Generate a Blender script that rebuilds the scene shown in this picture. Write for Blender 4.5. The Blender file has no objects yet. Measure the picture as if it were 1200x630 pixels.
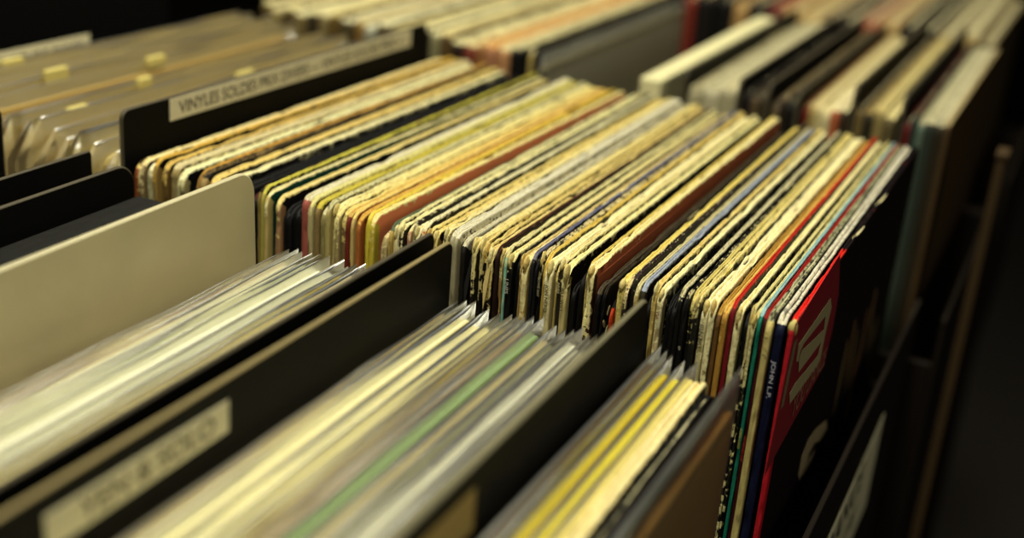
import bpy, math, random
from mathutils import Vector, Matrix, noise

# ---------------------------------------------------------------- camera, world, lights
sc = bpy.context.scene
COL = sc.collection
cd = bpy.data.cameras.new('camera'); cam = bpy.data.objects.new('camera', cd); COL.objects.link(cam); sc.camera = cam
Mw = Matrix(((0.90077785, -0.22543587, 0.3711845, 0), (0.42698824, 0.30377488, -0.85170527, 0), (0.07924839, 0.92568866, 0.36989215, 0.196875), (0, 0, 0, 1)))
cam.matrix_world = Mw
cd.sensor_fit = 'HORIZONTAL'; cd.sensor_width = 36.0; cd.lens = 45.0
cd.clip_start = 0.01; cd.clip_end = 50
cd.dof.use_dof = True; cd.dof.focus_distance = 0.55; cd.dof.aperture_fstop = 4.0

world = bpy.data.worlds.new('dim_shop'); sc.world = world; world.use_nodes = True
bg = world.node_tree.nodes['Background']; bg.inputs[0].default_value = (1.0, 0.86, 0.55, 1); bg.inputs[1].default_value = 0.01

def area(name, loc, aim, size, power, col):
    l = bpy.data.lights.new(name, 'AREA'); l.shape = 'DISK'; l.size = size; l.energy = power; l.color = col
    o = bpy.data.objects.new(name, l); COL.objects.link(o); o.location = loc
    o.rotation_euler = (Vector(aim) - Vector(loc)).to_track_quat('-Z', 'Y').to_euler()
    return o
WARM = (1.0, 0.965, 0.76)
area('ceiling_lamp_front', (-0.16, 0.10, 1.35), (-0.30, 0.45, 0), 0.30, 22, WARM)
area('ceiling_lamp_back', (-0.42, 1.15, 1.45), (-0.35, 0.9, 0), 0.40, 15, WARM)
area('shop_lamp_right', (1.3, 0.2, 0.75), (-0.15, 0.5, -0.1), 0.8, 3.0, WARM)

sc.view_settings.view_transform = 'Standard'; sc.view_settings.look = 'None'
sc.view_settings.gamma = 1; sc.view_settings.use_curve_mapping = False
sc.view_settings.exposure = 0.0
sc.cycles.transparent_max_bounces = 40

# ---------------------------------------------------------------- helpers
rnd = random.Random(7)
def lin(h, k=1.0):
    v = [int(h[i:i+2], 16)/255 for i in (0, 2, 4)]
    return tuple(k*(c/12.92 if c < .04045 else ((c+.055)/1.055)**2.4) for c in v) + (1,)
def scl(c, k): return tuple(min(1, x*k) for x in c[:3]) + (1,)

_m = {}
def simple(name, col, rough=.6, bump=0, bscale=400, spec=.5, metal=0):
    key = (name, col, rough, bump)
    if key in _m: return _m[key]
    m = bpy.data.materials.new(name); m.use_nodes = True; nt = m.node_tree
    b = nt.nodes['Principled BSDF']; b.inputs['Base Color'].default_value = lin(col)
    b.inputs['Roughness'].default_value = rough; b.inputs['Specular IOR Level'].default_value = spec; b.inputs['Metallic'].default_value = metal
    tc = nt.nodes.new('ShaderNodeTexCoord'); n = nt.nodes.new('ShaderNodeTexNoise'); n.inputs['Scale'].default_value = bscale; n.inputs['Detail'].default_value = 4
    nt.links.new(tc.outputs['Object'], n.inputs['Vector'])
    r = nt.nodes.new('ShaderNodeMix'); r.data_type = 'RGBA'; r.inputs[6].default_value = scl(lin(col), .82); r.inputs[7].default_value = scl(lin(col), 1.12)
    nt.links.new(n.outputs['Fac'], r.inputs[0]); nt.links.new(r.outputs[2], b.inputs['Base Color'])
    if bump:
        bp = nt.nodes.new('ShaderNodeBump'); bp.inputs['Strength'].default_value = bump; bp.inputs['Distance'].default_value = .0004
        nt.links.new(n.outputs['Fac'], bp.inputs['Height']); nt.links.new(bp.outputs[0], b.inputs['Normal'])
    _m[key] = m; return m

def card_mat(name, top, face, bias, speckle, seed, ylim=None):
    """worn printed cardboard: bare board shows where the 'rim' attribute plus noise is high"""
    m = bpy.data.materials.new(name); m.use_nodes = True; nt = m.node_tree; L = nt.links.new
    b = nt.nodes['Principled BSDF']; b.inputs['Roughness'].default_value = .62; b.inputs['Specular IOR Level'].default_value = .25
    tc = nt.nodes.new('ShaderNodeTexCoord'); mp = nt.nodes.new('ShaderNodeMapping'); mp.inputs['Location'].default_value = (seed*1.37, seed*.71, seed*.33)
    L(tc.outputs['Object'], mp.inputs[0])
    at = nt.nodes.new('ShaderNodeAttribute'); at.attribute_name = 'rim'
    n1 = nt.nodes.new('ShaderNodeTexNoise'); n1.inputs['Scale'].default_value = 300; n1.inputs['Detail'].default_value = 5; n1.inputs['Roughness'].default_value = .65; L(mp.outputs[0], n1.inputs['Vector'])
    n2 = nt.nodes.new('ShaderNodeTexNoise'); n2.inputs['Scale'].default_value = 700; n2.inputs['Detail'].default_value = 3; L(mp.outputs[0], n2.inputs['Vector'])
    n3 = nt.nodes.new('ShaderNodeTexNoise'); n3.inputs['Scale'].default_value = 45; n3.inputs['Detail'].default_value = 2; L(mp.outputs[0], n3.inputs['Vector'])
    def math_(op, a, bb, c=None):
        x = nt.nodes.new('ShaderNodeMath'); x.operation = op
        for i, v in enumerate((a, bb, c)):
            if v is None: continue
            if isinstance(v, (int, float)): x.inputs[i].default_value = v
            else: L(v, x.inputs[i])
        return x.outputs[0]
    # bare board mask
    v = math_('MULTIPLY_ADD', math_('SUBTRACT', n1.outputs['Fac'], .5), 2.2, at.outputs['Fac'])
    v = math_('MULTIPLY_ADD', math_('SUBTRACT', n3.outputs['Fac'], .5), .8, v)
    v = math_('ADD', v, bias - .28)
    if ylim:      # the bright print covers only the near part of the edge
        sx = nt.nodes.new('ShaderNodeSeparateXYZ'); L(tc.outputs['Object'], sx.inputs[0])
        v = math_('SUBTRACT', v, math_('MULTIPLY', math_('GREATER_THAN', sx.outputs[1], ylim), .8))
    mask = nt.nodes.new('ShaderNodeMapRange'); mask.inputs[1].default_value = .40; mask.inputs[2].default_value = .48; L(v, mask.inputs[0])
    # bare board colour = top colour with ochre pits and dark specks
    mixa = nt.nodes.new('ShaderNodeMix'); mixa.data_type = 'RGBA'
    t = lin(top); mixa.inputs[6].default_value = (t[0]*.78, t[1]*.70, t[2]*.50, 1); mixa.inputs[7].default_value = scl(t, 1.12)
    r1 = nt.nodes.new('ShaderNodeMapRange'); r1.inputs[1].default_value = .30; r1.inputs[2].default_value = .52; L(n2.outputs['Fac'], r1.inputs[0]); L(r1.outputs[0], mixa.inputs[0])
    mixs = nt.nodes.new('ShaderNodeMix'); mixs.data_type = 'RGBA'
    sp = nt.nodes.new('ShaderNodeMapRange'); thr = .72 - .26*speckle; sp.inputs[1].default_value = thr; sp.inputs[2].default_value = thr + .04; L(n1.outputs['Fac'], sp.inputs[0])
    L(math_('MULTIPLY', sp.outputs[0], min(1, speckle*1.2)), mixs.inputs[0]); L(mixa.outputs[2], mixs.inputs[6])
    lum = t[0]*.3 + t[1]*.6 + t[2]*.1
    mixs.inputs[7].default_value = lin('1A150E') if lum > .18 else lin('CFC294')
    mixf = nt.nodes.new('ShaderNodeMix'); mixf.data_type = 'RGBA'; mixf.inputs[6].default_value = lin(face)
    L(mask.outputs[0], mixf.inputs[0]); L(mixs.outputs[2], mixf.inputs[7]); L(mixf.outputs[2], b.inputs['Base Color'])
    bp = nt.nodes.new('ShaderNodeBump'); bp.inputs['Strength'].default_value = .7; bp.inputs['Distance'].default_value = .0006
    L(math_('MULTIPLY', n1.outputs['Fac'], at.outputs['Fac']), bp.inputs['Height']); L(bp.outputs[0], b.inputs['Normal'])
    return m

def plastic(name, haze=.3, tint='E8E6D0', ior=1.28):
    m = bpy.data.materials.new(name); m.use_nodes = True; nt = m.node_tree; nt.nodes.clear(); L = nt.links.new
    out = nt.nodes.new('ShaderNodeOutputMaterial')
    tr = nt.nodes.new('ShaderNodeBsdfTransparent'); tr.inputs[0].default_value = (.95, .95, .9, 1)
    df = nt.nodes.new('ShaderNodeBsdfDiffuse'); df.inputs[0].default_value = lin(tint)
    tl = nt.nodes.new('ShaderNodeBsdfTranslucent'); tl.inputs[0].default_value = lin(tint)
    gl = nt.nodes.new('ShaderNodeBsdfGlossy'); gl.inputs['Roughness'].default_value = .28
    fr = nt.nodes.new('ShaderNodeFresnel'); fr.inputs[0].default_value = ior
    n = nt.nodes.new('ShaderNodeTexNoise'); n.inputs['Scale'].default_value = 30; tc = nt.nodes.new('ShaderNodeTexCoord'); L(tc.outputs['Object'], n.inputs['Vector'])
    bp = nt.nodes.new('ShaderNodeBump'); bp.inputs['Strength'].default_value = .2; bp.inputs['Distance'].default_value = .002; L(n.outputs['Fac'], bp.inputs['Height']); L(bp.outputs[0], gl.inputs['Normal'])
    m0 = nt.nodes.new('ShaderNodeMixShader'); m0.inputs[0].default_value = .4; L(df.outputs[0], m0.inputs[1]); L(tl.outputs[0], m0.inputs[2])
    m1 = nt.nodes.new('ShaderNodeMixShader'); m1.inputs[0].default_value = haze; L(tr.outputs[0], m1.inputs[1]); L(m0.outputs[0], m1.inputs[2])
    m2 = nt.nodes.new('ShaderNodeMixShader'); L(fr.outputs[0], m2.inputs[0]); L(m1.outputs[0], m2.inputs[1]); L(gl.outputs[0], m2.inputs[2])
    L(m2.outputs[0], out.inputs[0]); return m
PL = plastic('clear_plastic', .13, 'F4EFD8'); PLH = plastic('milky_plastic', .34, 'F2EFDC'); PLC = plastic('glossy_clear_plastic', .50, 'FAE8B0', 1.5)

def mesh_obj(name, verts, faces, mats, parent=None, smooth=True, fm=None, rim=None, flat_from=None):
    me = bpy.data.meshes.new(name); me.from_pydata(verts, [], faces)
    for m in (mats if isinstance(mats, (list, tuple)) else [mats]): me.materials.append(m)
    if rim is not None:
        a = me.attributes.new('rim', 'FLOAT', 'POINT'); a.data.foreach_set('value', rim)
    me.polygons.foreach_set('use_smooth', [smooth and (flat_from is None or i < flat_from) for i in range(len(faces))])
    if fm: me.polygons.foreach_set('material_index', fm)
    me.update()
    o = bpy.data.objects.new(name, me); COL.objects.link(o)
    if parent: o.parent = parent
    return o
def thing(name, label, cat, loc, rot=(0, 0, 0), group=None):
    o = bpy.data.objects.new(name, None); COL.objects.link(o); o.location = loc; o.rotation_euler = rot
    o['label'] = label; o['category'] = cat; o.empty_display_size = .02
    if group: o['group'] = group
    return o
def tag(o, label, cat, group=None):
    o['label'] = label; o['category'] = cat
    if group: o['group'] = group
    return o

def outline(L, H, r, step, drop=.13):
    """points of the sheet silhouette seen from the side, near bottom -> top -> far bottom, with slot factor and arc length"""
    P = []
    def add(y, z, ny, nz, s): P.append((y, z, ny, nz, s))
    zs = [0, H-.24, H-.18, H-drop]; z = H-drop
    while z < H-r-step: z += step; zs.append(z)
    for z in zs: add(0, z, -1, 0, 0)
    k = max(4, int(r*1.57/step)+2)
    for i in range(k+1):
        a = math.pi/2*i/k; add(r-r*math.cos(a), H-r+r*math.sin(a), -math.cos(a), math.sin(a), max(0, (i/k-.35)/.65))
    nn = int((L-2*r)/step)
    for i in range(1, nn): add(r+(L-2*r)*i/nn, H, 0, 1, 1)
    for i in range(k+1):
        a = math.pi/2*(1-i/k); add(L-r+r*math.cos(a), H-r+r*math.sin(a), math.cos(a), math.sin(a), max(0, 1-i/k))
    for z in (H-.03, H-.06, H-.12, 0): add(L, z, 1, 0, 0)
    return P, len(zs) + int((k+1)*.45)

def jacket(root, t, L, H, r, step, m_cover, m_spine, seed, rough=.0004, slot=.005, sleeve=None, knob=0., wav=.0):
    P, ks = outline(L, H, r, step)
    b = .30
    verts = []; rim = []
    NS = 14
    xs0 = [0, 0, 0, .10, .22, .34, .42, .58, .66, .78, .90, 1, 1, 1]
    sp_in = [.005, .0015, .0005, .0001, 0, 0, 0, 0, 0, 0, .0001, .0005, .0015, .005]
    att = [0, .25, .75, 1, 1, .95, .9, .9, .95, 1, 1, .75, .25, 0]
    n = len(P); acc = 0; prev = None
    for i, (y, z, ny, nz, s) in enumerate(P):
        if prev: acc += math.hypot(y-prev[0], z-prev[1])
        prev = (y, z)
        corner = max(0, 1-math.hypot(y-r*.5, z-(H-r*.5))/.014)
        for j in range(NS):
            ins = sp_in[j]
            if 6 <= j <= 7: ins = s*slot
            elif j in (5, 8): ins = s*.0003
            x = xs0[j]*t
            if j in (6, 7): x = t*(.5 + (-.5 if j == 6 else .5)*(.16*(1-s) + .36*s))
            if 2 <= j <= 11 and not (j in (6, 7) and s > .5):
                q = noise.noise((acc*190+seed*9.1, j*.55, seed*3.3)); q2 = noise.noise((acc*700, j*1.9, seed*5.1))
                jit = rough*(q*1.3 + q2*.9) + rough*(3.2 if rough > .0003 else 1.6)*corner*noise.noise((acc*400, j*2.2, seed))
                # torn nicks
                big = noise.noise((acc*60+seed*2.7, 8.2+(j > 6)*4, seed))
                if big > .33: jit -= rough*3.5*(big-.33)*4
                ins -= jit
                x += rough*.5*noise.noise((acc*350, j*3.1, seed*1.9)) if 3 <= j <= 10 else 0
            if knob and corner > 0:
                x = t/2 + (x-t/2)*(1+knob*corner)
                ins -= knob*.0012*corner
            x += wav*math.sin(acc*9+seed)*min(1, max(0, (z-H+.1)/.1))
            verts.append((x, y-ny*ins, max(0, z-nz*ins) if i not in (0, n-1) else 0))
            low = 1 if y > r*.6 else max(.42, 1-max(0, H-r-z)/.022*.58+.25*noise.noise((z*60, seed, 2.2)))
            rim.append(att[j]*low)
    faces = []
    def strip(i0, i1):
        return [(i*NS+j, (i+1)*NS+j, (i+1)*NS+j+1, i*NS+j+1) for i in range(i0, i1) for j in range(NS-1)]
    sf = strip(0, ks)
    used = (ks+1)*NS
    mesh_obj('spine', verts[:used], sf, m_spine, root, rim=rim[:used])
    faces = strip(ks, n-1); nst = len(faces)
    faces.append([i*NS for i in range(n)][::-1]); faces.append([i*NS+NS-1 for i in range(n)])
    # compact
    cv = set(v for f in faces for v in f); mp = {v: k for k, v in enumerate(sorted(cv))}
    mesh_obj('cover', [verts[v] for v in sorted(cv)], [tuple(mp[v] for v in f) for f in faces], m_cover, root, rim=[rim[v] for v in sorted(cv)], flat_from=nst)
    if sleeve and t > .0024:
        w = t*.10; z0 = H-slot-.001; z1 = H-.0012; c = t/2
        y0, y1 = r+.002, L-r-.002; sv = []; k = 40
        for i in range(k+1):
            y = y0+(y1-y0)*i/k; d = t*.08*noise.noise((y*40, seed, 0)); h = z1-.0012*abs(noise.noise((y*25, seed, 4)))
            sv += [(c-w+d, y, z0), (c-w+d, y, h-.0002), (c+d, y, h), (c+w+d, y, h-.0002), (c+w+d, y, z0)]
        sfz = [(i*5+j, (i+1)*5+j, (i+1)*5+j+1, i*5+j+1) for i in range(k) for j in range(4)]
        sfz += [(0, 1, 2, 3, 4), tuple(k*5+q for q in (4, 3, 2, 1, 0))]
        mesh_obj('inner_sleeve', sv, sfz, simple('sleeve_paper', sleeve, .8), root, smooth=False)

def ordinal(n):
    return '%d%s' % (n, 'th' if 10 <= n % 100 <= 20 else {1: 'st', 2: 'nd', 3: 'rd'}.get(n % 10, 'th'))

def text_obj(name, s, mat, parent, M, width=None, height=None, extrude=.00008):
    cu = bpy.data.curves.new('t', 'FONT'); cu.body = s; cu.size = 1; cu.extrude = 0; cu.offset = .012
    to = bpy.data.objects.new('t', cu); COL.objects.link(to)
    dg = bpy.context.evaluated_depsgraph_get(); me = bpy.data.meshes.new_from_object(to.evaluated_get(dg))
    bpy.data.objects.remove(to)
    xs = [v.co.x for v in me.vertices]; ys = [v.co.y for v in me.vertices]
    w = max(xs)-min(xs); h = max(ys)-min(ys); x0 = min(xs); y0 = min(ys)
    sx = width/w if width else height/h; sy = height/h if height else sx
    for v in me.vertices: v.co = M @ Vector(((v.co.x-x0)*sx, (v.co.y-y0)*sy, extrude))
    me.materials.clear(); me.materials.append(mat); me.name = name
    o = bpy.data.objects.new(name, me); COL.objects.link(o); o.parent = parent
    return o
def MX(x, y, z):    # writing on a face that looks towards +X
    return Matrix(((0, 0, 1, x), (1, 0, 0, y), (0, 1, 0, z), (0, 0, 0, 1)))
def MS(x, y, z):    # writing down a spine that looks towards -Y
    return Matrix(((0, 1, 0, x), (0, 0, -1, y), (-1, 0, 0, z), (0, 0, 0, 1)))

def box_verts(x0, x1, y0, y1, z0, z1):
    v = [(x, y, z) for x in (x0, x1) for y in (y0, y1) for z in (z0, z1)]
    return v, [(0, 1, 3, 2), (4, 6, 7, 5), (0, 4, 5, 1), (2, 3, 7, 6), (0, 2, 6, 4), (1, 5, 7, 3)]
def bevel(o, w=.002, seg=2):
    m = o.modifiers.new('bevel', 'BEVEL'); m.width = w; m.segments = seg; m.limit_method = 'ANGLE'; return o
def boxes(name, bl, mat, parent=None, bev=.002):
    V, F = [], []
    for b in bl:
        v, f = box_verts(*b); o = len(V); V += v; F += [tuple(i+o for i in q) for q in f]
    o = mesh_obj(name, V, F, mat, parent, smooth=False)
    return bevel(o, bev) if bev else o

def sheet(name, t, L, H, r, mat, parent, y0=0, step=.01, bow=0, seed=0, far_r=None, rimmat=None, tilt_fn=None):
    """rigid card (divider): rounded corners, real thickness, rounded rim"""
    fr = r if far_r is None else far_r
    pts = [(y0, 0)]
    for i in range(7): a = math.pi/2*i/6; pts.append((y0+r-r*math.cos(a), H-r+r*math.sin(a)))
    n = 30
    for i in range(1, n): pts.append((y0+r+(L-r-fr)*i/n, H))
    for i in range(7): a = math.pi/2*(1-i/6); pts.append((y0+L-fr+fr*math.cos(a), H-fr+fr*math.sin(a)))
    pts.append((y0+L, 0)); m = len(pts)
    cy, cz = y0+L/2, H/2
    V = []
    prof = [(0, .0008), (.22*t, .0001), (.5*t, 0), (.78*t, .0001), (t, .0008)]
    for (y, z) in pts:
        for (x, ins) in prof:
            d = math.hypot(y-cy, z-cz); k = 1-ins/d
            w = bow*math.sin((y-y0)/L*math.pi)*z/H
            V.append((x+w, cy+(y-cy)*k, max(0, cz+(z-cz)*k)))
    F = [(i*5+j, (i+1)*5+j, (i+1)*5+j+1, i*5+j+1) for i in range(m-1) for j in range(4)]
    ns = len(F)
    F.append([i*5 for i in range(m)][::-1]); F.append([i*5+4 for i in range(m)])
    mats = [mat, rimmat or mat]
    return mesh_obj(name, V, F, mats, parent, flat_from=ns, fm=[1]*ns+[0, 0])

def bag(parent, t, L, H, over_y, over_z, mat, seed, closed=True, far_r=0., near_r=0.):
    """plastic sleeve: two thin films joined along the far side, slightly wavy, standing proud of the cover"""
    NY, NZ = 26, 10; V = []; F = []
    def film(side):
        o = len(V)
        for i in range(NY+1):
            for j in range(NZ+1):
                y = -.003 + (L+.003+over_y)*i/NY; z = (H+over_z)*(j/NZ)**.6
                if j == NZ: z -= .0012*(1+noise.noise((y*22, seed, side)))
                if i == NY: y += .0015*noise.noise((z*20, seed, 7))
                if near_r and z > H+over_z-near_r:
                    q = z-(H+over_z-near_r); ymin = -.003+near_r-math.sqrt(max(0, near_r**2-q*q)); y = max(y, ymin)
                if far_r and z > H+over_z-far_r:
                    q = z-(H+over_z-far_r); ymax = L+over_y-far_r+math.sqrt(max(0, far_r**2-q*q)); y = min(y, ymax)
                edge = min(1, max(0, (L+over_y-y)/.010)); top = 1-.75*max(0, (z-H+.002)/(over_z+.002)) if closed and z > H-.002 else 1
                g = (t*.97/2)*edge*top
                x = t/2 + (g if side else -g) + .00015*noise.noise((y*14, z*14, seed+.3))*(1 if j > NZ-4 else .3)
                V.append((x, y, max(0, z)))
        for i in range(NY):
            for j in range(NZ):
                a = o+i*(NZ+1)+j; q = (a, a+NZ+1, a+NZ+2, a+1)
                F.append(q if side else q[::-1])
        return o
    a = film(0); b = film(1)
    if closed:
        for i in range(NY):
            p = a+i*(NZ+1)+NZ; q = b+i*(NZ+1)+NZ; F.append((p, p+NZ+1, q+NZ+1, q))
    return mesh_obj('plastic_sleeve', V, F, mat, parent)

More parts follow.
